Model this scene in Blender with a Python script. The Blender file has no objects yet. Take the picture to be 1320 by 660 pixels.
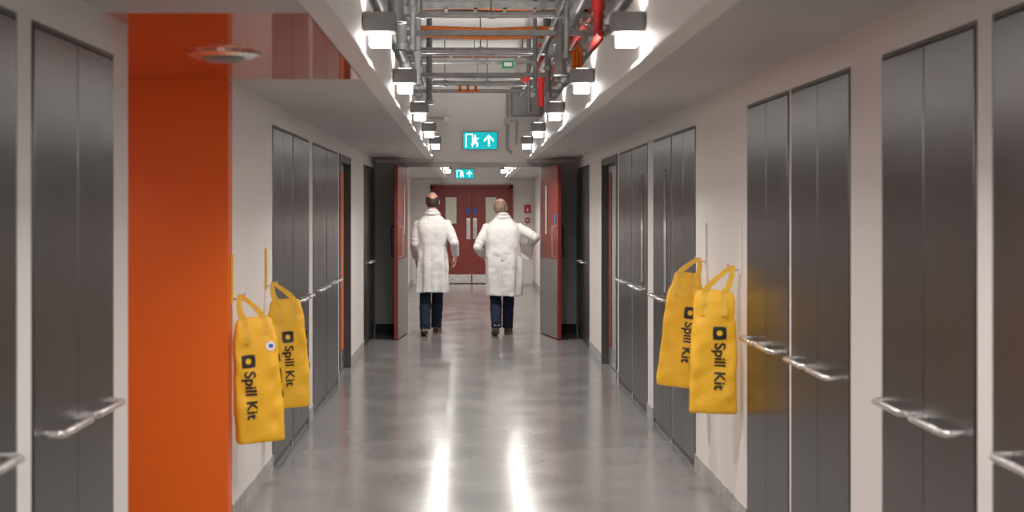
import bpy, math, random
from mathutils import Vector, Matrix, Euler
random.seed(7)
S=bpy.context.scene
F=1760.0; CZ=1.58
XL=-1.18; XR=1.383; ZS=2.22; ZC=3.5; YD=17.4; YD2=17.6; YE=29.0; YB=-4.0

# ---------------- materials ----------------
def mat(name,col,rough=.5,metal=0,emis=None,es=0,noise=None,bump=None,spec=.5,coat=0,aniso=None):
    m=bpy.data.materials.new(name); m.use_nodes=True
    nt=m.node_tree; b=nt.nodes['Principled BSDF']
    b.inputs['Base Color'].default_value=(*col,1); b.inputs['Roughness'].default_value=rough
    b.inputs['Metallic'].default_value=metal
    b.inputs['Specular IOR Level'].default_value=spec
    b.inputs['Coat Weight'].default_value=coat
    if emis: b.inputs['Emission Color'].default_value=(*emis,1); b.inputs['Emission Strength'].default_value=es
    if aniso:
        b.inputs['Anisotropic'].default_value=aniso[0]; b.inputs['Anisotropic Rotation'].default_value=aniso[1]
        tg=nt.nodes.new('ShaderNodeTangent'); tg.direction_type='RADIAL'; tg.axis='Z'; nt.links.new(tg.outputs[0],b.inputs['Tangent'])
    tc=nt.nodes.new('ShaderNodeTexCoord')
    def nz(scale,sc,detail=4):
        mp=nt.nodes.new('ShaderNodeMapping'); mp.inputs['Scale'].default_value=sc
        n=nt.nodes.new('ShaderNodeTexNoise'); n.inputs['Scale'].default_value=scale; n.inputs['Detail'].default_value=detail
        nt.links.new(tc.outputs['Object'],mp.inputs[0]); nt.links.new(mp.outputs[0],n.inputs['Vector']); return n
    if noise:
        sc,vec,amt,ramt=noise
        n=nz(sc,vec)
        r=nt.nodes.new('ShaderNodeMapRange'); r.inputs[1].default_value=.3; r.inputs[2].default_value=.7
        r.inputs[3].default_value=1-amt; r.inputs[4].default_value=1+amt
        nt.links.new(n.outputs['Fac'],r.inputs[0])
        mx=nt.nodes.new('ShaderNodeVectorMath'); mx.operation='MULTIPLY'; mx.inputs[0].default_value=col
        nt.links.new(r.outputs[0],mx.inputs[1]); nt.links.new(mx.outputs[0],b.inputs['Base Color'])
        if ramt:
            r2=nt.nodes.new('ShaderNodeMapRange'); r2.inputs[1].default_value=.3; r2.inputs[2].default_value=.7
            r2.inputs[3].default_value=max(0,rough-ramt); r2.inputs[4].default_value=rough+ramt
            nt.links.new(n.outputs['Fac'],r2.inputs[0]); nt.links.new(r2.outputs[0],b.inputs['Roughness'])
    if bump:
        sc,vec,st,dist=bump
        n=nz(sc,vec,5); bp=nt.nodes.new('ShaderNodeBump'); bp.inputs['Strength'].default_value=st; bp.inputs['Distance'].default_value=dist
        nt.links.new(n.outputs['Fac'],bp.inputs['Height']); nt.links.new(bp.outputs[0],b.inputs['Normal'])
    return m
M={}
M['wall']=mat('wall_paint',(.79,.75,.725),.55,noise=(1.2,(1,1,1),.02,0),bump=(60,(1,1,1),.05,.002))
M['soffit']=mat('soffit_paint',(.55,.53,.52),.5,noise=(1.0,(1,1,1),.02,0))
M['fascia']=mat('fascia_paint',(.82,.80,.78),.5)
M['ceil']=mat('upper_ceiling_paint',(.70,.69,.68),.7,noise=(2,(1,1,1),.06,0))
M['floor']=mat('polished_resin_floor',(.215,.203,.198),.185,noise=(2.2,(1,1,1),.10,.03),bump=(3.0,(1,.6,1),.08,.008),spec=1.0)
M['cab']=mat('brushed_steel_panel',(.225,.224,.228),.31,1.0,noise=(2.5,(2,2,.3),.05,.02),aniso=(.6,0))
M['cabframe']=mat('cabinet_frame_steel',(.10,.098,.098),.4,.7,noise=(5,(1,1,.2),.1,.05))
M['dark']=mat('dark_gap',(.02,.02,.02),.8,noise=(5,(1,1,1),.1,0))
M['chrome']=mat('satin_steel',(.78,.76,.74),.25,.9,noise=(8,(1,1,1),.05,.05))
M['skirt']=mat('concrete_skirting',(.42,.41,.39),.6,noise=(14,(1,1,1),.25,.1))
M['orange']=mat('orange_paint',(.82,.14,.004),.42,noise=(1.3,(1,1,1),.03,0))
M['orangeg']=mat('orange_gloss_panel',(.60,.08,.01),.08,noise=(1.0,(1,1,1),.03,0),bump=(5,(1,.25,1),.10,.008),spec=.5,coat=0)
M['glow']=mat('frosted_lamp_glass',(.9,.9,.9),.4,emis=(1,.96,.92),es=14,noise=(3,(1,1,1),.01,0))
M['lamp']=mat('lamp_housing_grey',(.20,.19,.19),.45,.3,noise=(6,(1,1,1),.05,0))
M['red']=mat('maroon_door_laminate',(.24,.036,.028),.38,noise=(2,(1,1,.3),.08,.05))
M['kick']=mat('kick_plate_steel',(.33,.32,.32),.36,.7,noise=(5,(1,1,.3),.08,.05))
M['flank']=mat('grey_door_panel',(.40,.395,.395),.42,.0,noise=(3,(1,1,.3),.08,.05))
M['glass']=mat('vision_glass',(.05,.052,.05),.06,0,noise=(3,(1,1,1),.05,0),spec=.8)
M['paleglass']=mat('frosted_vision_panel',(.65,.62,.5),.3,noise=(3,(1,1,1),.05,0))
M['galv']=mat('galvanised_steel',(.46,.46,.46),.38,.6,noise=(14,(1,1,1),.2,.1))
M['conduit']=mat('conduit_grey',(.30,.30,.30),.45,.3,noise=(9,(1,1,1),.1,0))
M['redp']=mat('red_pipe_paint',(.50,.03,.022),.4,noise=(9,(1,1,1),.08,0))
M['orcable']=mat('orange_cable_jacket',(.90,.22,.015),.5,noise=(9,(1,1,1),.08,0))
M['white']=mat('white_plastic',(.82,.8,.77),.4,noise=(9,(1,1,1),.02,0))
M['yellow']=mat('yellow_bag_fabric',(.88,.48,.022),.55,noise=(7,(1,1,1),.06,.05),bump=(8,(1,1,1),.6,.012))
M['yellow2']=mat('yellow_bag_webbing',(.86,.52,.06),.6,noise=(30,(1,1,1),.1,0))
M['black']=mat('black_print',(.015,.014,.013),.5,noise=(9,(1,1,1),.05,0))
M['coat']=mat('white_lab_coat_cotton',(.64,.632,.61),.8,noise=(7,(1,1,1),.02,0),bump=(6,(1,1,.35),.6,.03),spec=.2)
M['jeans']=mat('navy_denim',(.012,.018,.036),.8,noise=(30,(1,1,1),.25,0),bump=(14,(1,1,1),.5,.01),spec=.2)
M['shoe']=mat('brown_leather',(.055,.03,.02),.45,noise=(20,(1,1,1),.2,.1))
M['sole']=mat('shoe_sole_rubber',(.24,.19,.15),.7,noise=(20,(1,1,1),.2,0))
M['skin']=mat('skin_tone',(.55,.30,.225),.5,noise=(12,(1,1,1),.08,.05),spec=.3)
M['hair1']=mat('dark_brown_hair',(.035,.022,.016),.65,noise=(60,(1,1,.3),.4,.1),bump=(90,(1,1,.3),.6,.004))
M['hair2']=mat('grey_brown_hair',(.20,.135,.10),.7,noise=(60,(1,1,.3),.3,.1),bump=(90,(1,1,.3),.6,.004))
M['eyew']=mat('eye_white',(.8,.78,.75),.2); M['eyed']=mat('eye_iris',(.05,.03,.02),.2); M['lip']=mat('lip_tone',(.45,.16,.13),.5)
M['paper']=mat('white_card',(.78,.76,.72),.6,noise=(6,(1,1,1),.02,0))
M['teal']=mat('sign_teal',(.0,.35,.36),.4,emis=(.0,.42,.47),es=1.0,noise=(3,(1,1,1),.02,0))
M['signw']=mat('sign_white',(.9,.95,.92),.4,emis=(.85,1,.95),es=1.3,noise=(3,(1,1,1),.02,0))
M['blue']=mat('blue_notice',(.02,.10,.42),.5,noise=(3,(1,1,1),.02,0))
M['green']=mat('green_label',(.02,.35,.12),.5,noise=(3,(1,1,1),.02,0))

# ---------------- mesh builder ----------------
SERV=None
class MB:
    def __init__(s): s.v=[]; s.f=[]; s.m=[]; s.mats=[]; s.T=Matrix.Identity(4)
    def mi(s,k):
        if k not in s.mats: s.mats.append(k)
        return s.mats.index(k)
    def add(s,vs,fs,k):
        o=len(s.v); i=s.mi(k)
        s.v+= [tuple(s.T@Vector(p)) for p in vs]
        for f in fs: s.f.append([a+o for a in f]); s.m.append(i)
    def box(s,x0,x1,y0,y1,z0,z1,k):
        x0,x1=sorted((x0,x1)); y0,y1=sorted((y0,y1)); z0,z1=sorted((z0,z1))
        v=[(x0,y0,z0),(x1,y0,z0),(x1,y1,z0),(x0,y1,z0),(x0,y0,z1),(x1,y0,z1),(x1,y1,z1),(x0,y1,z1)]
        s.add(v,[(0,3,2,1),(4,5,6,7),(0,1,5,4),(1,2,6,5),(2,3,7,6),(3,0,4,7)],k)
    def rings(s,rs,k,cap=True):
        n=len(rs[0]); v=[p for r in rs for p in r]; f=[]
        for i in range(len(rs)-1):
            for j in range(n):
                a=i*n+j; b=i*n+(j+1)%n; f.append((a,b,b+n,a+n))
        if cap: f.append(tuple(range(n))[::-1]); f.append(tuple((len(rs)-1)*n+j for j in range(n)))
        s.add(v,f,k)
    def tube(s,pts,r,k,n=12,ball=False,squash=None):
        pts=[Vector(p) for p in pts]; rr=r if isinstance(r,(list,tuple)) else [r]*len(pts)
        rr=list(rr)
        if ball:
            d0=(pts[0]-pts[1]).normalized(); d1=(pts[-1]-pts[-2]).normalized()
            r0=rr[0]; r1=rr[-1]
            pre=[(pts[0]+d0*r0*math.sin(a),r0*math.cos(a)) for a in (1.45,1.1,.6)]
            post=[(pts[-1]+d1*r1*math.sin(a),r1*math.cos(a)) for a in (.6,1.1,1.45)]
            pts=[p for p,_ in pre]+pts+[p for p,_ in post]; rr=[q for _,q in pre]+rr+[q for _,q in post]
        rs=[]; up=None
        for i,p in enumerate(pts):
            if i==0: t=pts[1]-p
            elif i==len(pts)-1: t=p-pts[i-1]
            else: t=(pts[i+1]-p).normalized()+(p-pts[i-1]).normalized()
            t=t.normalized()
            if up is None:
                up=Vector((0,0,1)) if abs(t.z)<.9 else Vector((1,0,0))
            a=t.cross(up); a.normalize(); b=a.cross(t).normalized(); up=b
            rs.append([tuple(p+a*math.cos(q)*rr[i]+b*math.sin(q)*rr[i]) for q in [2*math.pi*j/n for j in range(n)]])
        s.rings(rs,k)
    def ell(s,c,r,k,n=24,m=14):
        rs=[]
        for i in range(1,m):
            a=math.pi*i/m
            rs.append([(c[0]+r[0]*math.sin(a)*math.cos(2*math.pi*j/n),c[1]+r[1]*math.sin(a)*math.sin(2*math.pi*j/n),c[2]-r[2]*math.cos(a)) for j in range(n)])
        s.rings(rs,k)
    def poly(s,pts,y,k,th=.002):
        n=len(pts)
        v=[(p[0],y,p[1]) for p in pts]+[(p[0],y+th,p[1]) for p in pts]
        f=[tuple(range(n)),tuple(range(2*n-1,n-1,-1))]+[(i,i+n,(i+1)%n+n,(i+1)%n) for i in range(n)]
        s.add(v,f,k)
    def build(s,name,parent=None,smooth=False,bevel=0,loc=None):
        me=bpy.data.meshes.new(name); me.from_pydata(s.v,[],s.f); me.update()
        for k in s.mats: me.materials.append(M[k])
        me.polygons.foreach_set('material_index',s.m)
        if smooth: me.polygons.foreach_set('use_smooth',[True]*len(s.f))
        o=bpy.data.objects.new(name,me); S.collection.objects.link(o)
        import bmesh
        bm=bmesh.new(); bm.from_mesh(me); bmesh.ops.recalc_face_normals(bm,faces=bm.faces); bm.to_mesh(me); bm.free()
        if bevel:
            b=o.modifiers.new('bevel','BEVEL'); b.width=bevel; b.segments=2; b.limit_method='ANGLE'
        if loc: o.location=loc
        if parent is None and SERV is not None: parent=SERV
        if parent: o.parent=parent
        return o
def empty(name,loc=(0,0,0),rot=(0,0,0)):
    e=bpy.data.objects.new(name,None); e.location=loc; e.rotation_euler=rot; e.empty_display_size=.1; S.collection.objects.link(e); return e
def autosmooth(o,a=35):
    for p in o.data.polygons: p.use_smooth=True
    try:
        o.data.set_sharp_from_angle(angle=math.radians(a))
    except Exception: pass

# ---------------- floor, ceilings ----------------
b=MB(); b.box(-3.4,XR+.45,YB-.2,YE+.2,-.1,0,'floor'); b.build('floor')
b=MB(); b.box(XL-.42,XR+.42,YB-.2,YE+.2,ZC,ZC+.1,'ceil'); b.build('ceiling')

# ---------------- side walls ----------------
YR=6.84
Litems=[(-3.6,-2.7,'c'),(-2.6,-1.7,'c'),(-.3,.6,'c'),(.7,1.6,'c'),(1.65,2.55,'c'),(2.65,3.575,'c'),(3.69,4.55,'c'),(4.74,YR,'r'),
 (8.24,9.17,'c'),(9.19,10.13,'c'),(10.38,11.35,'c'),(11.37,12.42,'c'),(12.52,13.7,'d'),(15.45,17.15,'c'),
 (19.0,20.6,'c'),(21.6,23.2,'c'),(24.5,25.5,'d')]
Ritems=[(-3.6,-2.7,'c'),(-2.6,-1.7,'c'),(-.3,.6,'c'),(.7,1.6,'c'),(1.65,2.55,'c'),(2.65,3.6,'c'),(3.705,4.56,'c'),(4.93,5.84,'c'),(5.87,6.76,'c'),
 (8.28,9.24,'c'),(9.26,10.16,'v'),(10.49,11.46,'v'),(11.49,12.48,'c'),(12.6,14.05,'d'),(15.5,17.15,'c'),
 (19.0,20.6,'c'),(22.6,23.6,'w'),(25.0,26.0,'w')]
ZT=2.095
def wall(side,items,name):
    xf=XL if side<0 else XR
    X=lambda u: xf+side*u
    w=MB(); sk=MB(); y=YB
    def pillar(a,c):
        if c-a<.0005: return
        w.box(X(0),X(.42),a,c,0,ZT,'wall')
        if c-a>.03: sk.box(X(-.008),X(0),a,c,0,.10,'skirt')
    for (a,c,t) in items:
        pillar(y,a); y=c
    pillar(y,YE)
    if side<0:
        w.box(X(0),X(.42),YB,4.74,ZT,ZC,'wall'); w.box(X(0),X(.42),YR,YE,ZT,ZC,'wall'); w.box(X(0),X(.42),4.74,YR,ZS+.06,ZC,'wall')
    else: w.box(X(0),X(.42),YB,YE,ZT,ZC,'wall')
    w.build(name); sk.build('baseboard_'+name.split('_')[1])
wall(-1,Litems,'wall_left'); wall(1,Ritems,'wall_right')

def cabinet(side,y0,y1,vision=False):
    xf=XL if side<0 else XR
    X=lambda u: xf+side*u
    b=MB(); e=.003
    b.box(X(.022),X(.40),y0+e,y1-e,0.0,ZT-e,'dark')
    b.box(X(.0),X(.022),y0+e,y0+.012,0.0,ZT-e,'cabframe'); b.box(X(.0),X(.022),y1-.012,y1-e,0.0,ZT-e,'cabframe')
    b.box(X(.0),X(.022),y0+.012,y1-.012,ZT-.015,ZT-e,'cabframe'); b.box(X(.006),X(.022),y0+.012,y1-.012,0,.04,'cabframe')
    ym=(y0+y1)/2
    for (a,c,sg) in ((y0+.015,ym-.003,-1),(ym+.003,y1-.015,1)):
        b.box(X(-.004),X(.02),a,c,.045,ZT-.02,'cab')
        L=min(.30,(c-a)*.8)
        h0=ym+sg*.035; h1=ym+sg*(.035+L)
        b.tube([(X(-.004),h0,.955),(X(-.045),h0,.955),(X(-.058),h0+sg*.018,.955),(X(-.058),h1-sg*.018,.955),(X(-.045),h1,.955),(X(-.004),h1,.955)],.011,'chrome',10)
    if vision:
        a=ym-.16
        b.box(X(-.0065),X(-.004),a-.09,a+.05,.98,1.86,'cabframe'); b.box(X(-.0075),X(-.0065),a-.075,a+.035,1.0,1.84,'glass')
    o=b.build('storage_cabinet',bevel=.002); autosmooth(o)
def sidedoor(side,y0,y1,white=False):
    xf=XL if side<0 else XR
    X=lambda u: xf+side*u
    b=MB(); e=.003; k='white' if white else 'flank'; fr='white' if white else 'cabframe'
    b.box(X(-.01),X(.14),y0+e,y0+.07,0,ZT-e,fr); b.box(X(-.01),X(.14),y1-.07,y1-e,0,ZT-e,fr); b.box(X(-.01),X(.14),y0+.07,y1-.07,ZT-.07,ZT-e,fr)
    b.box(X(.06),X(.11),y0+.073,y1-.073,.005,ZT-.073,k)
    b.box(X(.11),X(.40),y0+.073,y1-.073,.0,ZT-.073,'dark')
    g='paleglass' if white else 'glass'
    b.box(X(.056),X(.06),y0+.2,y0+.38,1.0,1.9,g)
    if not white: b.box(X(.05),X(.06),y1-.40,y1-.16,.2,1.95,'orange' if side<0 else 'red')  # left side: orange reflection in the door glass, put in as a coloured strip
    b.box(X(.055),X(.06),y0+.09,y1-.09,.01,.2,'chrome')
    hy=y0+.14
    b.tube([(X(.06),hy,.85),(X(.0),hy,.86),(X(.0),hy,1.14),(X(.06),hy,1.15)],.012,'chrome',10)
    b.build('side_door',bevel=.003)
for side,items in ((-1,Litems),(1,Ritems)):
    for a,c,t in items:
        if t=='c': cabinet(side,a,c)
        elif t=='v': cabinet(side,a,c,True)
        elif t=='d': sidedoor(side,a,c)
        elif t=='w': sidedoor(side,a,c,True)

# orange recess
b=MB(); b.box(-3.2,XL,6.72,YR,0,ZS+.055,'orange'); b.build('wall_recess_end')
b=MB(); b.box(-3.2,XL-.42,4.62,4.74,0,ZS,'wall'); b.build('wall_recess_start')
b=MB(); b.box(-3.3,-3.2,4.62,YR,0,ZS+.06,'orange'); b.build('wall_recess_back')
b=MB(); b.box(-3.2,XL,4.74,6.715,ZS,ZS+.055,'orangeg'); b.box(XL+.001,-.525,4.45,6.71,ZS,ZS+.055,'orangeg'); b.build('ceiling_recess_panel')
# soffits & fascias
def soffit(x0,x1,segs,name):
    b=MB()
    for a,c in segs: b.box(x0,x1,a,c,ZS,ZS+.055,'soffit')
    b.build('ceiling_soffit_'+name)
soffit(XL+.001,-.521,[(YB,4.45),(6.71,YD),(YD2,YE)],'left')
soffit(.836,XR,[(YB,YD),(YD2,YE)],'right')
for nm,x0,x1 in (('left',-.52,-.46),('right',.775,.835)):
    b=MB()
    for a,c in ((YB,YD),(YD2,YE)):
        b.box(x0,x1,a,c,ZS,ZS+.33,'fascia')
        lip=.03 if nm=='left' else -.03
        b.box(x1 if nm=='left' else x0,(x1+lip) if nm=='left' else (x0+lip),a,c,ZS,ZS+.012,'fascia')
    b.build('trim_fascia_'+nm)

# ---------------- door wall ----------------
DL,DR,DH=-.77,.93,2.173
b=MB(); b.box(XL,XR,YD,YD2,DH,ZC,'wall'); b.build('wall_door_header')
b=MB(); b.box(XL,DL-.05,YD,YD2,0,DH,'flank'); b.box(DR+.05,XR,YD,YD2,0,DH,'flank')
b.box(XL+.005,DL-.06,YD-.006,YD,.0,.12,'dark'); b.box(DR+.06,XR-.005,YD-.006,YD,.0,.12,'dark')
b.build('wall_door_flank')
b=MB(); b.box(DL-.05,DL,YD-.02,YD2+.02,0,DH-.05,'kick'); b.box(DR,DR+.05,YD-.02,YD2+.02,0,DH-.05,'kick'); b.box(DL-.05,DR+.05,YD-.02,YD2+.02,DH-.05,DH,'kick'); b.build('trim_door_frame',bevel=.004)
def leaf(hx,tx,sgn,name):
    L=.88; ang=math.atan2(tx-hx,L)
    e=empty(name,(hx,YD-.03,0),(0,0,ang))
    b=MB(); t=.045
    x0,x1=(0,t) if sgn>0 else (-t,0)
    vis= x0 if sgn>0 else x1
    d=-.003*sgn
    b.box(x0,x1,-L,0,.01,DH-.055,'red')
    o=b.build('leaf',e,bevel=.003)
    b=MB()
    for face,dd in ((vis,d),((x1 if sgn>0 else x0),-d)):
        b.box(face,face+dd,-L+.02,-.02,.02,.97,'kick')
        b.box(face,face+dd,-.34,-.24,1.25,1.90,'cabframe'); b.box(face+dd*.3,face+dd*1.4,-.325,-.255,1.27,1.88,'paleglass')
        b.box(face,face+dd,-.78,-.70,1.42,1.52,'blue')
        q=face+dd*15
        b.tube([(face,-L+.09,1.0),(q,-L+.09,1.01),(q,-L+.09,1.37),(face,-L+.09,1.38)],.011,'chrome' if face==vis else 'dark',10)
    b.build('fittings',e)
leaf(DL,-.845,-1,'fire_door'); leaf(DR,1.09,1,'fire_door')

# ---------------- end walls ----------------
b=MB(); b.box(XL-.42,XR+.42,YE,YE+.2,0,ZC,'wall'); b.build('wall_end')
b=MB(); b.box(XL-.42,XR+.42,YB-.2,YB,0,ZC,'wall'); b.build('wall_back')
e=empty('red_double_door',(0,YE,0))
b=MB(); x0,x1,xm=-.74,.906,.083
b.box(x0-.05,x0,-.05,-.001,0,2.08,'red'); b.box(x1,x1+.05,-.05,-.001,0,2.08,'red'); b.box(x0-.05,x1+.05,-.05,-.001,2.03,2.10,'red')
for a,c,wa,wc in ((x0+.005,xm-.004,-.47,-.24),(xm+.004,x1-.005,.38,.61)):
    b.box(a,c,-.04,-.001,.01,2.025,'red')
    b.box(wa-.02,wc+.02,-.046,-.04,1.26,1.86,'cabframe'); b.box(wa,wc,-.05,-.046,1.28,1.84,'paleglass')
    b.box(a+.01,c-.01,-.046,-.04,.02,.2,'chrome')
for sx in (-1,1):
    b.box(xm+sx*.03,xm+sx*.11,-.046,-.04,.95,1.4,'chrome'); b.box(xm+sx*.03,xm+sx*.12,-.046,-.04,1.5,1.6,'blue')
    b.tube([(xm+sx*.07,-.04,1.0),(xm+sx*.07,-.09,1.01),(xm+sx*.07,-.09,1.34),(xm+sx*.07,-.04,1.35)],.012,'chrome',8)
b.build('door_set',e,bevel=.002)
b=MB(); b.box(1.22,1.31,YE-.05,YE-.001,1.30,1.40,'redp'); b.box(1.24,1.29,YE-.055,YE-.05,1.33,1.37,'white'); b.build('fire_alarm_call_point',bevel=.004)
b=MB(); b.box(1.2,1.34,YE-.01,YE-.001,1.5,1.68,'redp'); b.poly([(1.24,1.54),(1.30,1.54),(1.27,1.64)],YE-.012,'white'); b.build('fire_action_notice')

# ---------------- emergency signs ----------------
def sign(cx,y,cz,w):
    e=empty('emergency_exit_sign',(cx,y,cz)); h=w/2; k=w/.43
    b=MB(); b.box(-w/2,w/2,-.03,0,-h/2,h/2,'teal'); b.box(-w/2-.006,w/2+.006,-.024,.008,-h/2-.006,h/2+.006,'lamp')
    b.build('panel',e)
    g=MB(); Y=-.033
    P=lambda pts:[(p[0]*k,p[1]*k) for p in pts]
    g.poly(P([(-.185,-.085),(-.185,.085),(-.172,.085),(-.172,-.085)]),Y,'signw'); g.poly(P([(-.172,.085),(-.172,.073),(-.09,.073),(-.09,.085)]),Y,'signw'); g.poly(P([(-.102,.073),(-.102,-.085),(-.09,-.085),(-.09,.073)]),Y,'signw')
    n=12; g.poly(P([(-.063+.014*math.cos(2*math.pi*i/n),.062+.014*math.sin(2*math.pi*i/n)) for i in range(n)]),Y,'signw')
    def limb(a,c,t):
        a=Vector(a); c=Vector(c); d=(c-a).normalized(); nn=Vector((-d.y,d.x))*t
        g.poly(P([tuple(a+nn),tuple(a-nn),tuple(c-nn),tuple(c+nn)]),Y,'signw')
    limb((-.068,.044),(-.058,-.012),.014)
    limb((-.062,.038),(-.035,.018),.006); limb((-.035,.018),(-.018,.034),.005)
    limb((-.07,.038),(-.092,.012),.006); limb((-.092,.012),(-.082,-.008),.005)
    limb((-.056,-.008),(-.032,-.038),.009); limb((-.032,-.038),(-.04,-.08),.008)
    limb((-.060,-.008),(-.078,-.046),.009); limb((-.078,-.046),(-.115,-.05),.008)
    g.poly(P([(.1,-.07),(.1,.03),(.122,.03),(.122,-.07)]),Y,'signw')
    g.poly(P([(.111,.078),(.05,.012),(.05,-.018),(.111,.045)]),Y,'signw'); g.poly(P([(.111,.078),(.111,.045),(.172,-.018),(.172,.012)]),Y,'signw')
    g.build('pictogram',e)
sign(.157,YD-.012,2.455,.43); sign(-.066,YE-.012,2.335,.39)

# ---------------- lamps ----------------
LP=20; UP=4.5
def area(name,size,en,loc,rot,parent,spread=165):
    L=bpy.data.lights.new(name,'AREA'); L.shape='SQUARE'; L.size=size; L.energy=en; L.color=(1,.955,.91); L.spread=math.radians(spread)
    lo=bpy.data.objects.new(name,L); lo.location=loc; lo.rotation_euler=rot; S.collection.objects.link(lo); lo.parent=parent
def lamp(x,y,side):
    b=MB(); s=side
    b.box(-.07,.07,-.075,.075,.008,.095,'lamp')
    b.box(-.044,.044,-.056,.056,-.048,.008,'glow')
    b.box(s*.07,s*.074,-.03,.03,.02,.09,'galv')
    b.box(-.04,.04,-.045,.045,.095,.099,'glow')
    o=b.build('box_lamp',bevel=.003,loc=(x,y,2.345))
    area('bulb',.085,LP,(0,0,-.053),(0,0,0),o); area('bulb_up',.07,UP,(0,0,.105),(math.pi,0,0),o)
for y in (-3.9+.8,-1.6,.9,3.45,6.0,8.4,10.98,13.6,16.2,18.9,21.5,24.1,26.7):
    lamp(-.385,y,-1); lamp(.70,y,1)
def fill_light(x,y):
    b=MB(); b.rings([[(rr*math.cos(2*math.pi*j/32),rr*math.sin(2*math.pi*j/32),zz) for j in range(32)] for rr,zz in ((.1,0),(.1,-.01),(.08,-.012),(.075,-.002))],'white'); b.ell((0,0,-.003),(.075,.075,.004),'glow',24,8)
    o=b.build('recess_fill_light',loc=(x,y,ZS)); area('bulb',.14,10,(0,0,-.02),(0,0,0),o,150)
fill_light(-2.3,5.3)  # out-of-view light added to brighten the orange recess

# ---------------- ceiling services ----------------
SERV=empty('ceiling_services')
def rods(b,x,y,z): b.tube([(x,y,z),(x,y,ZC)],.007,'galv',6)
for i,y in enumerate((8.0,10.6,13.2,15.8,20,23.5)):
    b=MB(); z=2.93 if i%2 else 2.86
    b.box(-1.1,1.3,y-.02,y+.02,z,z+.041,'galv')
    b.box(-1.1,1.3,y-.012,y+.012,z-.002,z,'dark')
    if i%2==0: b.box(-.9,1.1,y+.10,y+.14,z+.22,z+.26,'galv'); rods(b,-.85,y+.12,z+.2); rods(b,1.05,y+.12,z+.2)
    rods(b,-.48,y,z); rods(b,.86,y,z); rods(b,-1.0,y,z); rods(b,1.2,y,z)
    b.build('strut_support_rail')
def longpipe(x,z,r,k,name,y0=5.0,y1=17.35):
    b=MB(); b.tube([(x,y0,z),(x,y1,z)],r,k,14)
    y=y0+.6
    while y<y1:
        b.tube([(x,y,z),(x,y+.05,z)],r*1.25,'galv',14); y+=1.6
    o=b.build(name); autosmooth(o,50)
longpipe(-.62,3.03,.045,'galv','water_pipe'); longpipe(-.49,3.02,.028,'conduit','conduit')
longpipe(.78,3.02,.05,'galv','water_pipe'); longpipe(.92,3.03,.035,'redp','sprinkler_pipe'); longpipe(.66,3.01,.018,'conduit','conduit')
longpipe(1.08,3.04,.06,'galv','water_pipe')
def tray(x0,x1,z,name,y0=5,y1=17.3):
    b=MB(); b.box(x0,x0+.012,y0,y1,z,z+.06,'galv'); b.box(x1-.012,x1,y0,y1,z,z+.06,'galv')
    y=y0+.1
    while y<y1: b.box(x0,x1,y,y+.03,z,z+.01,'galv'); y+=.3
    for i in range(5):
        xx=x0+.03+i*(x1-x0-.06)/4
        b.tube([(xx+.008*math.sin(j*1.7+i),y0+j*(y1-y0)/16,z+.022) for j in range(17)],.011,('conduit','orcable','dark','conduit','white')[i],8)
    b.build(name)
tray(-1.05,-.74,2.98,'cable_tray')
# transverse ladder trays with cables
for y,z,cols in ((11.5,3.27,('orcable','conduit','orcable','dark')),(14.9,3.26,('conduit','redp','conduit','orcable'))):
    b=MB(); b.box(-1.0,1.2,y,y+.012,z,z+.06,'galv'); b.box(-1.0,1.2,y+.24,y+.252,z,z+.06,'galv')
    x=-.95
    while x<1.18: b.box(x,x+.03,y,y+.25,z,z+.01,'galv'); x+=.25
    for i,c in enumerate(cols): b.tube([(-1.0+j*.2,y+.04+i*.055,z+.022+.006*math.sin(j*1.3+i)) for j in range(12)],.011,c,8)
    rods(b,-.55,y+.12,z); rods(b,.6,y+.12,z); b.build('cable_tray')
for x,y,r,k in ((-.40,7.6,.045,'galv'),(-.43,8.9,.035,'conduit'),(-.36,8.9,.02,'galv'),(.72,10.6,.04,'galv'),(.74,12.6,.03,'conduit'),(.68,9.4,.02,'galv'),(-.42,11.4,.03,'galv'),(-.38,13.5,.03,'conduit'),(.60,12.2,.018,'conduit'),(.66,14.8,.025,'galv')):
    b=MB(); b.tube([(x,y,2.62),(x,y,ZC)],r,k,14); b.tube([(x,y,2.86),(x,y,2.9)],r*1.35,'galv',14); b.tube([(x,y,2.62),(x,y,2.66)],r*1.3,'galv',14)
    o=b.build('riser_pipe'); autosmooth(o,50)
b=MB(); b.tube([(.86,9.0,ZC),(.86,9.0,2.64)],.032,'redp',14); b.tube([(.86,9,2.9),(.86,9,2.98)],.045,'redp',14); b.tube([(.86,9.0,2.66),(.80,9.0,2.64),(.80,8.2,2.64)],.022,'redp',12); autosmooth(b.build('sprinkler_pipe'),50)
b=MB(); b.tube([(.76,14.2,2.65),(.76,14.2,3.3)],.035,'redp',14); b.tube([(.76,14.2,2.9),(.76,14.2,3.0)],.055,'redp',14); b.tube([(.76,14.2,2.95),(.60,14.2,2.95)],.02,'galv',10); b.tube([(.6,14.12,2.95),(.6,14.28,2.95)],.05,'redp',12); autosmooth(b.build('sprinkler_valve'),50)
b=MB()
for i in range(5):
    dz=i*.018; dy=(i%2)*.03
    b.tube([(-.75,12.3+dy,3.15+dz),(-.3,12.3+dy,3.145+dz),(.2,12.3+dy,3.125+dz),(.6,12.3+dy,3.14+dz),(.86,12.3+dy,3.14+dz),(.92+dz*.5,12.3+dy,3.12+dz*.3),(.95+dz,12.3+dy,3.0),(.95+dz,12.3+dy,2.8)],.018,'orcable',8)
b.build('orange_cable_bundle')
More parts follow.
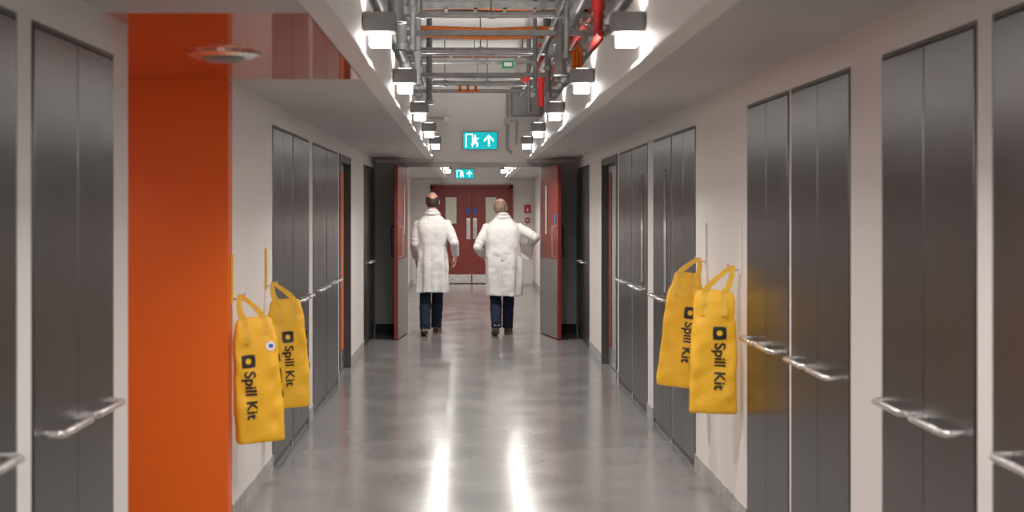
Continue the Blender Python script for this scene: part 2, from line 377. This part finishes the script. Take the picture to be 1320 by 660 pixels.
def cross(y,z,x0,x1,r,k,name):
    b=MB(); b.tube([(x0,y,z),(x1,y,z)],r,k,12)
    for q in (.2,.5,.8):
        x=x0+(x1-x0)*q; b.tube([(x,y,z),(x+.05,y,z)],r*1.3,'galv',12); rods(b,x+.02,y,z)
    autosmooth(b.build(name),50)
cross(12.9,3.08,-.9,1.1,.03,'galv','water_pipe'); cross(14.3,3.12,-1.0,1.1,.022,'galv','conduit')
cross(15.5,3.01,-.6,1.0,.03,'galv','sprinkler_branch_pipe'); cross(16.4,3.16,-.9,1.1,.025,'conduit','conduit'); cross(10.0,3.0,-.7,1.0,.018,'galv','conduit')
b=MB()
for dx in (-.09,0,.09):
    b.tube([(.0+dx,15.5,2.99),(.0+dx,15.5,2.93)],.016,'orcable',8); b.ell((dx,15.5,2.925),(.04,.03,.02),'orcable',12,6)
b.build('orange_sprinkler_heads')
b=MB(); b.box(.36,.48,14.25,14.35,3.06,3.13,'green'); b.box(.38,.46,14.245,14.25,3.075,3.115,'white'); b.build('cable_label_box')
b=MB(); b.box(.55,.93,YD-.14,YD-.001,2.76,3.12,'lamp'); b.box(.57,.91,YD-.146,YD-.14,2.78,3.10,'conduit'); b.build('junction_box',bevel=.004)
b=MB(); b.tube([(.50,YD-.03,3.05),(.50,YD-.03,2.35),(.56,YD-.03,2.3)],.014,'galv',8); b.tube([(.50,YD-.03,3.05),(.55,YD-.05,3.05)],.014,'galv',8)
b.tube([(.50,YD-.03,2.7),(.62,YD-.03,2.7),(.62,YD-.03,2.4)],.012,'galv',8); b.box(.46,.54,YD-.05,YD-.001,2.66,2.74,'galv'); b.build('header_conduit')
SERV=None
b=MB(); b.tube([(-.50,YD-.03,2.74),(-.27,YD-.03,2.74)],.012,'galv',8); b.tube([(-.27,YD-.01,2.74),(-.27,YD-.10,2.73)],.035,'white',12); b.box(-.30,-.24,YD-.012,YD-.001,2.70,2.78,'white'); b.build('motion_sensor')
b=MB()
def ringdisk(cx,cy,z,r,k,h):
    b.rings([[(cx+rr*math.cos(2*math.pi*j/32),cy+rr*math.sin(2*math.pi*j/32),zz) for j in range(32)] for rr,zz in ((r,z),(r,z-h*.4),(r*.8,z-h))],k)
ringdisk(-1.0,5.6,ZS,.15,'chrome',.02); ringdisk(-1.0,5.6,ZS-.019,.085,'conduit',.015)
b.build('smoke_detector')

# ---------------- spill kit bags ----------------
def bag(side,x,y,zt,zb,rz,roll,tx,hookz,tag=False,ph0=0,tw=1.0):
    e=empty('spill_kit_bag',(x,y,zt))
    R=Matrix.Rotation(roll,4,'Y')@Matrix.Rotation(rz,4,'Z')
    H=zt-zb; n=6.5
    prof=[(0,.086*tw,.010),(.03,.094*tw,.018),(.08,.100*tw,.028),(.18,.106,.038),(.4,.112,.047),(.6,.116,.052),(.8,.118,.056),(.94,.119,.057),(.985,.118,.054),(1.0,.114,.048)]
    def ab(t):
        for (t0,a0,b0),(t1,a1,b1) in zip(prof,prof[1:]):
            if t<=t1: q=(t-t0)/(t1-t0); return a0+(a1-a0)*q,b0+(b1-b0)*q
        return prof[-1][1:]
    def wr(u,t,ph):
        ph+=ph0
        return (.006*math.sin(8*t+ph+u*26)+.004*math.sin(19*t-u*38+ph)+.002*math.sin(37*t+u*30+ph))*min(1,t*6)*min(1,(1-t)*5+.3)
    def edge(t): return .0025*math.sin(11*t+ph0)+.0012*math.sin(27*t+2*ph0)
    N=72; rs=[]
    for i in range(61):
        t=i/60; a,bb=ab(t); r=[]
        for j in range(N):
            q=2*math.pi*j/N; c,s=math.cos(q),math.sin(q)
            px=a*math.copysign(abs(c)**(2/n),c); py=bb*math.copysign(abs(s)**(2/n),s)
            py+=wr(px,t,0 if s<0 else 2)*(abs(s)**.5)
            zz=-t*H+(.012*math.cos(px*16)-.006 if t==0 else 0)
            r.append(tuple(R@Vector((px+edge(t)*(px/a),py,zz))))
        rs.append(r)
    b=MB(); b.rings(rs,'yellow'); o=b.build('body',e); autosmooth(o,50)
    def surf(u,t,off=.003):
        a,bb=ab(t); uu=min(abs(u/a),.98)
        return -(bb*(1-uu**n)**(1/n))+wr(u,t,0)*(1 if abs(u/a)<.9 else .7)-off
    b=MB()
    top=Vector(((XL if side<0 else XR)-side*.05-x,0,hookz-zt))
    for sy in (-1,1):
        path=[]
        for sx in (-1,1):
            seg=[]
            for t in (.20,.15,.10,.05,.01):
                yy=surf(sx*.05,t,.004) if sy<0 else -surf(sx*.05,t,.004)+0
                seg.append((R@Vector((sx*.05,yy,-t*H)),.016))
            base=seg[-1][0]
            for q in (.25,.5,.75,.92):
                p=base.lerp(top,q)+Vector((sx*.008*math.sin(q*math.pi)**.7+sx*.006,sy*.004,0)); seg.append((p,.016-.005*q))
            path+= seg if sx<0 else [(top+Vector((-.008,sy*.004,.004)),.010),(top+Vector((.008,sy*.004,.004)),.010)]+seg[::-1]
        rings=[]
        for i,(p,w) in enumerate(path):
            t=(path[min(i+1,len(path)-1)][0]-path[max(i-1,0)][0]); nn=Vector((t.z,0,-t.x)).normalized(); yv=Vector((0,.002,0))
            rings.append([tuple(p+nn*w-yv),tuple(p+nn*w+yv),tuple(p-nn*w+yv),tuple(p-nn*w-yv)])
        b.rings(rings,'yellow2')
    b.build('handles',e,smooth=False)
    def place_text(txt,size,u0,t0):
        cu=bpy.data.curves.new('label_text','FONT'); cu.body=txt; cu.size=size; cu.align_x='LEFT'; cu.align_y='CENTER'; cu.offset=.0014
        to=bpy.data.objects.new('tmp',cu); S.collection.objects.link(to)
        bpy.context.view_layer.update()
        dg=bpy.context.evaluated_depsgraph_get(); me=bpy.data.meshes.new_from_object(to.evaluated_get(dg))
        bpy.data.objects.remove(to)
        import bmesh
        bm=bmesh.new(); bm.from_mesh(me)
        bmesh.ops.subdivide_edges(bm,edges=[ed for ed in bm.edges if ed.calc_length()>.012],cuts=3)
        for v in bm.verts:
            l,hh=v.co.x,v.co.y
            u=u0+hh; t=t0+l/H
            v.co=R@Vector((u,surf(u,t,.004),-t*H))
        bm.to_mesh(me); bm.free(); me.materials.clear(); me.materials.append(M['black'])
        ob=bpy.data.objects.new('label_text',me); S.collection.objects.link(ob); ob.parent=e
    place_text('Spill Kit',.076,tx,.42)
    def patch(u0,u1,t0,t1,k,off,nx=8,nz=8,rnd=.2,sidex=None):
        b=MB(); vs=[];fs=[]
        for i in range(nz+1):
            for j in range(nx+1):
                fx=j/nx*2-1; fz=i/nz*2-1
                m=max(abs(fx),abs(fz)); l=math.hypot(fx,fz)
                if l>0: q=(m/l); sc=1-rnd*(1-q)
                else: sc=1
                u=(u0+u1)/2+(u1-u0)/2*fx*sc; t=(t0+t1)/2+(t1-t0)/2*fz*sc
                if sidex is None: vs.append(tuple(R@Vector((u,surf(u,t,off),-t*H))))
                else:
                    a,bb=ab(t); uu=min(abs(u/bb),.97)
                    vs.append(tuple(R@Vector((sidex*(a*(1-uu**n)**(1/n)+abs(edge(t))+off+.002),u,-t*H))))
        for i in range(nz):
            for j in range(nx):
                a=i*(nx+1)+j; fs.append((a,a+1,a+nx+2,a+nx+1))
        b.add(vs,fs,k); b.build('mark',e)
    patch(tx-.034,tx+.034,.29,.395,'black',.003)
    patch(tx-.014,tx+.014,.32,.365,'yellow',.0045,rnd=.9)
    if tag: patch(.045,.092,.19,.27,'white',.004,rnd=1.0); patch(.058,.08,.215,.245,'blue',.0055,rnd=.3)
    sx=-side
    patch(-.030,.030,.30,.37,'black',.003,sidex=sx); patch(-.024,.026,.42,.55,'black',.003,sidex=sx,rnd=.8); patch(-.03,.03,.6,.66,'black',.003,sidex=sx)
    return e
def hook(side,y,z):
    xf=XL if side<0 else XR; X=lambda u:xf-side*u
    b=MB(); b.box(X(.001),X(.012),y-.014,y+.014,z-.02,z+.22,'white' if side>0 else 'yellow2')
    b.tube([(X(.01),y,z+.0),(X(.06),y,z-.005),(X(.07),y,z+.03)],.006,'chrome',8); b.build('coat_hook',bevel=.002)
rad=math.radians
bag(-1,-1.066,6.80,1.04,.425,rad(19),rad(-3.2),-.045,1.145,True,0.3,.92); hook(-1,6.80,1.135)
bag(-1,-1.064,7.95,1.055,.43,rad(22),rad(-2.4),-.005,1.145,False,1.7,.92); hook(-1,7.95,1.135)
bag(1,1.246,6.90,1.17,.555,rad(-12),rad(.6),.03,1.285,False,2.6,1.02); hook(1,6.90,1.275)
bag(1,1.275,7.9,1.21,.555,rad(-12),rad(5.5),.035,1.29,False,4.1,.85); hook(1,7.9,1.28)
# ---------------- people ----------------
def remesh(o,vox,sm=4,disp=None):
    m=o.modifiers.new('remesh','REMESH'); m.mode='VOXEL'; m.voxel_size=vox; m.use_smooth_shade=True
    s=o.modifiers.new('smooth','SMOOTH'); s.iterations=sm; s.factor=.5
    if disp:
        t=bpy.data.textures.new('folds','CLOUDS'); t.noise_scale=disp[0]; t.noise_depth=1
        d=o.modifiers.new('folds','DISPLACE'); d.texture=t; d.strength=disp[1]; d.mid_level=.5
def shoe(e,ankle,pitch,yaw,name):
    b=MB()
    def outline(t): return [.034,.037,.034,.038,.047,.049,.040,.022][t]
    ys=[-.075,-.045,.0,.05,.10,.15,.19,.215]; hs=[.06,.085,.095,.08,.062,.052,.042,.022]
    rs=[]
    for i,yy in enumerate(ys):
        w=outline(i); h=hs[i]; r=[]
        for j in range(16):
            q=2*math.pi*j/16; r.append((w*math.copysign(abs(math.cos(q))**.7,math.cos(q)),yy,.012+h/2+h/2*math.copysign(abs(math.sin(q))**.8,math.sin(q))))
        rs.append(r)
    b.rings(rs,'shoe')
    pts=[(-outline(i)*1.06,ys[i]) for i in range(8)]+[(outline(i)*1.06,ys[i]) for i in range(7,-1,-1)]
    b.add([(p[0],p[1],0) for p in pts]+[(p[0],p[1],.022) for p in pts],[tuple(range(16)),tuple(range(31,15,-1))]+[(i,i+16,(i+1)%16+16,(i+1)%16) for i in range(16)],'sole')
    R=Matrix.Rotation(yaw,3,'Z')@Matrix.Rotation(pitch,3,'X')
    vs=[R@Vector(v) for v in b.v]; mz=min(v.z for v in vs)
    b.v=[tuple(Vector((ankle[0],ankle[1],0))+v-Vector((0,0,mz))) for v in vs]
    o=b.build(name,e); autosmooth(o,45)
def hand(e,wrist,direc,palmn,name,curl=.5,mirror=1):
    d=Vector(direc).normalized(); nrm=Vector(palmn); nrm=(nrm-d*nrm.dot(d)).normalized(); x=d.cross(nrm)*mirror
    T=Matrix((( x.x,d.x,nrm.x,wrist[0]),(x.y,d.y,nrm.y,wrist[1]),(x.z,d.z,nrm.z,wrist[2]),(0,0,0,1)))
    b=MB()
    def P(p): return tuple(T@Vector(p))
    b.tube([P((0,-.03,0)),P((0,.0,0))],[.026,.027],'skin',14,ball=True)
    for k in (-.027,-.009,.009,.027): b.tube([P((k*.6,.0,0)),P((k,.05,.0)),P((k,.088,.002))],[.018,.0165,.013],'skin',10,ball=True)
    for k,L,sp in ((-.031,.062,-.012),(-.0105,.078,-.004),(.0105,.084,.004),(.031,.074,.012)):
        p=Vector((k,.088,.002)); a=curl*.35; pts=[p.copy()]; 
        for s,q in ((.45,1),(.3,1),(.25,1)):
            p=p+Vector((sp*s,math.cos(a)*L*s,math.sin(a)*L*s)); pts.append(p.copy()); a+=curl
        b.tube([P(q) for q in pts],[.0098,.0092,.0085,.0075],'skin',10,ball=True)
    b.tube([P((.022,.012,.004)),P((.045,.04,.016)),P((.055,.068,.024)),P((.052,.092,.034))],[.017,.0125,.0105,.009],'skin',10,ball=True)
    o=b.build(name,e,smooth=True); remesh(o,.004,2)
def head(e,c,hk,bald,name='head',turn=0):
    h=empty(name,c,(0,0,turn)); h.parent=e
    b=MB()
    b.ell((0,-.008,.012),(.076,.096,.108),'skin',32,20)
    b.ell((0,.03,-.055),(.056,.062,.062),'skin'); b.ell((0,.058,-.093),(.027,.022,.02),'skin',16,10)
    b.tube([(0,.086,.02),(0,.104,-.012),(0,.110,-.028)],[.010,.012,.015],'skin',12,ball=True)
    b.ell((.015,.094,-.03),(.009,.011,.008),'skin',12,8); b.ell((-.015,.094,-.03),(.009,.011,.008),'skin',12,8)
    b.ell((0,.078,.028),(.052,.016,.010),'skin')
    for s in (-1,1):
        b.ell((s*.045,.055,-.02),(.022,.025,.02),'skin'); b.ell((s*.080,-.004,-.012),(.010,.019,.031),'skin',14,10); b.ell((s*.086,-.012,-.0),(.007,.017,.022),'skin',14,10)
    b.tube([(0,-.018,-.03),(0,-.022,-.08),(0,-.025,-.125)],[.056,.053,.056],'skin',24,ball=True)
    o=b.build('skull',h,smooth=True); remesh(o,.0045,3)
    b=MB()
    for s in (-1,1):
        b.ell((s*.031,.080,.004),(.013,.012,.011),'eyew',14,10); b.ell((s*.031,.0895,.004),(.0055,.004,.0055),'eyed',12,8)
        b.tube([(s*.016,.093,.024),(s*.034,.090,.029),(s*.05,.080,.024)],.0038,hk,8,ball=True)
    b.ell((0,.089,-.058),(.024,.008,.0055),'lip',14,8); b.ell((0,.087,-.066),(.02,.008,.006),'lip',14,8)
    b.build('face_features',h,smooth=True)
    n=64;m=40; vs=[];fs=[]
    for i in range(m+1):
        a=math.pi*i/m
        for j in range(n):
            q=2*math.pi*j/n
            vs.append((.081*math.sin(a)*math.cos(q),-.008+.101*math.sin(a)*math.sin(q),.012-.110*math.cos(a)))
    def ok(p):
        x,y,z=p
        jit=.002*math.sin(x*400)+.002*math.sin(y*530+1)
        top=bald['top']+jit-max(0,y)*.2; bot=bald['bot']+jit
        if y>.035+jit: return False
        if z<bot: return False
        if y>-.03 and z<.012+jit+max(0,(abs(y)))*.3: return False
        if z>top-.035*math.exp(-(x/.035)**2)*bald.get('dip',0): return False
        return True
    for i in range(m):
        for j in range(n):
            f=(i*n+j,i*n+(j+1)%n,(i+1)*n+(j+1)%n,(i+1)*n+j)
            cc=[sum(vs[k][t] for k in f)/4 for t in range(3)]
            if ok(cc): fs.append(f)
    b=MB(); b.add(vs,fs,hk); o=b.build('hair',h,smooth=True)
    import bmesh
    bm=bmesh.new(); bm.from_mesh(o.data); bmesh.ops.delete(bm,geom=[v for v in bm.verts if not v.link_faces],context='VERTS'); bm.to_mesh(o.data); bm.free()
    s=o.modifiers.new('solid','SOLIDIFY'); s.thickness=.012; s.offset=-.3
    ss=o.modifiers.new('sub','SUBSURF'); ss.levels=2; ss.render_levels=2
    t=bpy.data.textures.new('strands','CLOUDS'); t.noise_scale=.012
    d=o.modifiers.new('tuft','DISPLACE'); d.texture=t; d.strength=.006
def person(loc,rings,arms,legs,headc,hk,bald,foldk,turn=0,rot=0,phase=0):
    e=empty('man_in_lab_coat',loc,(0,0,rot))
    b=MB()
    b.ell((0,0,.90),(.155,.115,.13),'jeans')
    for (hip,knee,ank) in legs:
        hip,knee,ank=Vector(hip),Vector(knee),Vector(ank)
        b.tube([hip,hip.lerp(knee,.5),knee,knee.lerp(ank,.45),ank+Vector((0,0,.02)),ank-Vector((0,0,.035))],[.098,.085,.072,.073,.067,.070],'jeans',18,ball=False)
        b.ell(tuple(knee),(.070,.072,.072),'jeans')
    o=b.build('trousers',e,smooth=True); remesh(o,.010,3,(.06,.014))
    b=MB(); rs=[]; N=96
    zs=[r[0] for r in rings]; ztop=zs[-1]; zbot=zs[0]
    def interp(z):
        for r0,r1 in zip(rings,rings[1:]):
            if z<=r1[0]:
                q=(z-r0[0])/(r1[0]-r0[0])
                return [r0[i]+(r1[i]-r0[i])*q for i in range(1,5)]
        return rings[-1][1:]
    K=80
    for i in range(-3,K+1):
        if i<0: z=zbot+.03*(-i)-.015; sc=(.84,.76,.62)[-i-1]; 
        else: z=zbot+(ztop-zbot)*i/K; sc=1
        cx,cy,rx,ry=interp(zbot if i<0 else z)
        w=max(0,min(1,(1.20-z)/.5)) if i>=0 else 1
        r=[]
        for j in range(N):
            q=2*math.pi*j/N
            f=1+w*.085*math.sin(foldk*q+phase+z*1.5)+w*.045*math.sin((foldk+4)*q+1.3*phase-z*3)
            f+= .020*math.sin(z*34+math.sin(q*2+phase)*2.8)*(1 if .98<z<1.34 else 0)*abs(math.cos(q))
            f+= .022*math.sin(5*q+z*9+phase)*(1 if z>1.0 else 0)*min(1,max(0,(1.40-z)*8))
            dq=(q-1.5*math.pi+.05)
            if z<.95: f-=.09*math.exp(-(dq/.05)**2)
            if z>.9: f-=.02*math.exp(-(dq/.04)**2)
            n=2.5; c,s=math.cos(q),math.sin(q)
            r.append((cx+sc*f*rx*math.copysign(abs(c)**(2/n),c),cy+sc*f*ry*math.copysign(abs(s)**(2/n),s),z+ (0 if i<0 else w*.006*math.sin(3*q+phase))))
        rs.append(r)
    b.rings(rs,'coat')
    for a in arms:
        sh,el,wr=[Vector(p) for p in a['p']]
        pts=[sh+Vector((-math.copysign(.05,sh.x),0,.0)),sh,sh.lerp(el,.35),sh.lerp(el,.75),el,el.lerp(wr,.3),el.lerp(wr,.7),wr]
        b.tube(pts,[.058,.066,.066,.060,.058,.055,.050,.047],'coat',20)
        b.ell(tuple(el),(.057,.058,.058),'coat'); b.ell(tuple(sh),(.064,.064,.060),'coat')
        d=(wr-el).normalized()
        for q in (.12,.3,.5): 
            p=el.lerp(wr,q)+Vector((0,.004,0)); b.tube([p-d*.008,p,p+d*.008],[.054,.062-.01*q,.054],'coat',18)
        d=(el-sh).normalized()
        for q in (.4,.62,.82): p=sh.lerp(el,q); b.tube([p-d*.01,p,p+d*.01],[.058,.070-.006*q,.058],'coat',18)
    cx,cy=rings[-1][1:3]; zt=ztop
    N2=28
    pts=[(cx+.070*math.cos(2*math.pi*i/N2),cy-.01+.074*math.sin(2*math.pi*i/N2),zt-.002-.028*math.sin(2*math.pi*i/N2)) for i in range(N2+1)]
    b.tube(pts,.017,'coat',10)
    pts=[(cx+.090*math.cos(math.pi+math.pi*i/20),cy-.005+.088*math.sin(math.pi+math.pi*i/20),zt-.02) for i in range(21)]
    b.tube(pts,.016,'coat',10)
    o=b.build('lab_coat',e,smooth=True); remesh(o,.008,2,(.12,.018))
    for a in arms:
        hand(e,a['p'][2],a['d'],a['n'],'hand',a.get('curl',.4),a.get('m',1))
    head(e,headc,hk,bald,turn=turn)
    return e
e1=person((-.445,17.12,0),
 [(.54,0,.0,.205,.15),(.75,0,0,.20,.145),(.95,0,0,.195,.14),(1.12,0,0,.178,.122),(1.28,0,-.005,.195,.128),(1.37,0,-.01,.207,.118),(1.42,0,-.01,.195,.105),(1.46,0,-.01,.155,.092),(1.50,0,0,.11,.082),(1.545,0,.005,.07,.07)],
 [dict(p=((.183,0,1.39),(.275,-.09,1.17),(.290,.03,1.01)),d=(.02,.25,-1),n=(-1,.1,0),curl=.45,m=-1),
  dict(p=((-.183,0,1.39),(-.222,-.04,1.15),(-.205,.12,.97)),d=(.0,.35,-1),n=(1,.1,0),curl=.45,m=1)],
 [((-.09,0,.90),(-.09,.05,.50),(-.085,-.15,.13)),((.09,0,.90),(.06,.20,.50),(.045,.30,.11))],
 (0,.01,1.675),'hair1',dict(top=.060,bot=-.065,dip=.6),7,turn=.12,phase=.4)
shoe(e1,(-.085,-.15),rad(-16),rad(6),'shoe_l'); shoe(e1,(.045,.30),rad(4),rad(-8),'shoe_r')
e2=person((.44,17.12,0),
 [(.50,.02,.0,.22,.165),(.72,.02,0,.23,.17),(.93,.01,0,.235,.17),(1.10,0,0,.225,.16),(1.24,0,-.01,.225,.15),(1.33,0,-.01,.222,.135),(1.38,0,-.01,.20,.12),(1.42,0,-.01,.16,.105),(1.46,0,0,.115,.09),(1.50,0,.005,.074,.072)],
 [dict(p=((.198,0,1.35),(.405,-.09,1.23),(.355,.13,1.14)),d=(-.30,.55,-.8),n=(-.75,-.3,-.1),curl=.55,m=-1),
  dict(p=((-.198,0,1.35),(-.315,-.07,1.11),(-.27,.16,1.02)),d=(.3,.8,-.4),n=(1,-.2,0),curl=.5,m=1)],
 [((-.09,0,.88),(-.09,.06,.48),(-.085,-.20,.15)),((.09,0,.88),(.075,.16,.48),(.065,.22,.11))],
 (-.03,.02,1.598),'hair2',dict(top=.085,bot=-.06,dip=0),6,turn=-.15,phase=2.1)
shoe(e2,(-.085,-.20),rad(-30),rad(5),'shoe_l'); shoe(e2,(.065,.22),rad(3),rad(-8),'shoe_r')
b=MB(); b.T=Matrix.Translation((.300,.14,1.05))@Matrix.Rotation(rad(8),4,'Y')@Matrix.Rotation(rad(-10),4,'Z')
b.box(-.08,.08,-.035,.035,-.10,.10,'paper'); b.box(-.084,.084,-.039,.039,.07,.105,'paper'); b.build('paper_carton',e2,bevel=.004)

# ---------------- world, camera ----------------
w=bpy.data.worlds.new('world'); w.use_nodes=True; w.node_tree.nodes['Background'].inputs[0].default_value=(.9,.85,.8,1); w.node_tree.nodes['Background'].inputs[1].default_value=.3; S.world=w
cd=bpy.data.cameras.new('camera'); cd.lens=48; cd.sensor_width=36; cd.shift_x=57/1320; cd.shift_y=-60/1320; cd.clip_end=100
cd.dof.use_dof=True; cd.dof.focus_distance=17; cd.dof.aperture_fstop=3.5
co=bpy.data.objects.new('camera',cd); co.location=(0,0,CZ); co.rotation_euler=(math.pi/2,0,0); S.collection.objects.link(co); S.camera=co
try: S.view_settings.view_transform='Standard'
except Exception as ex: print(ex)
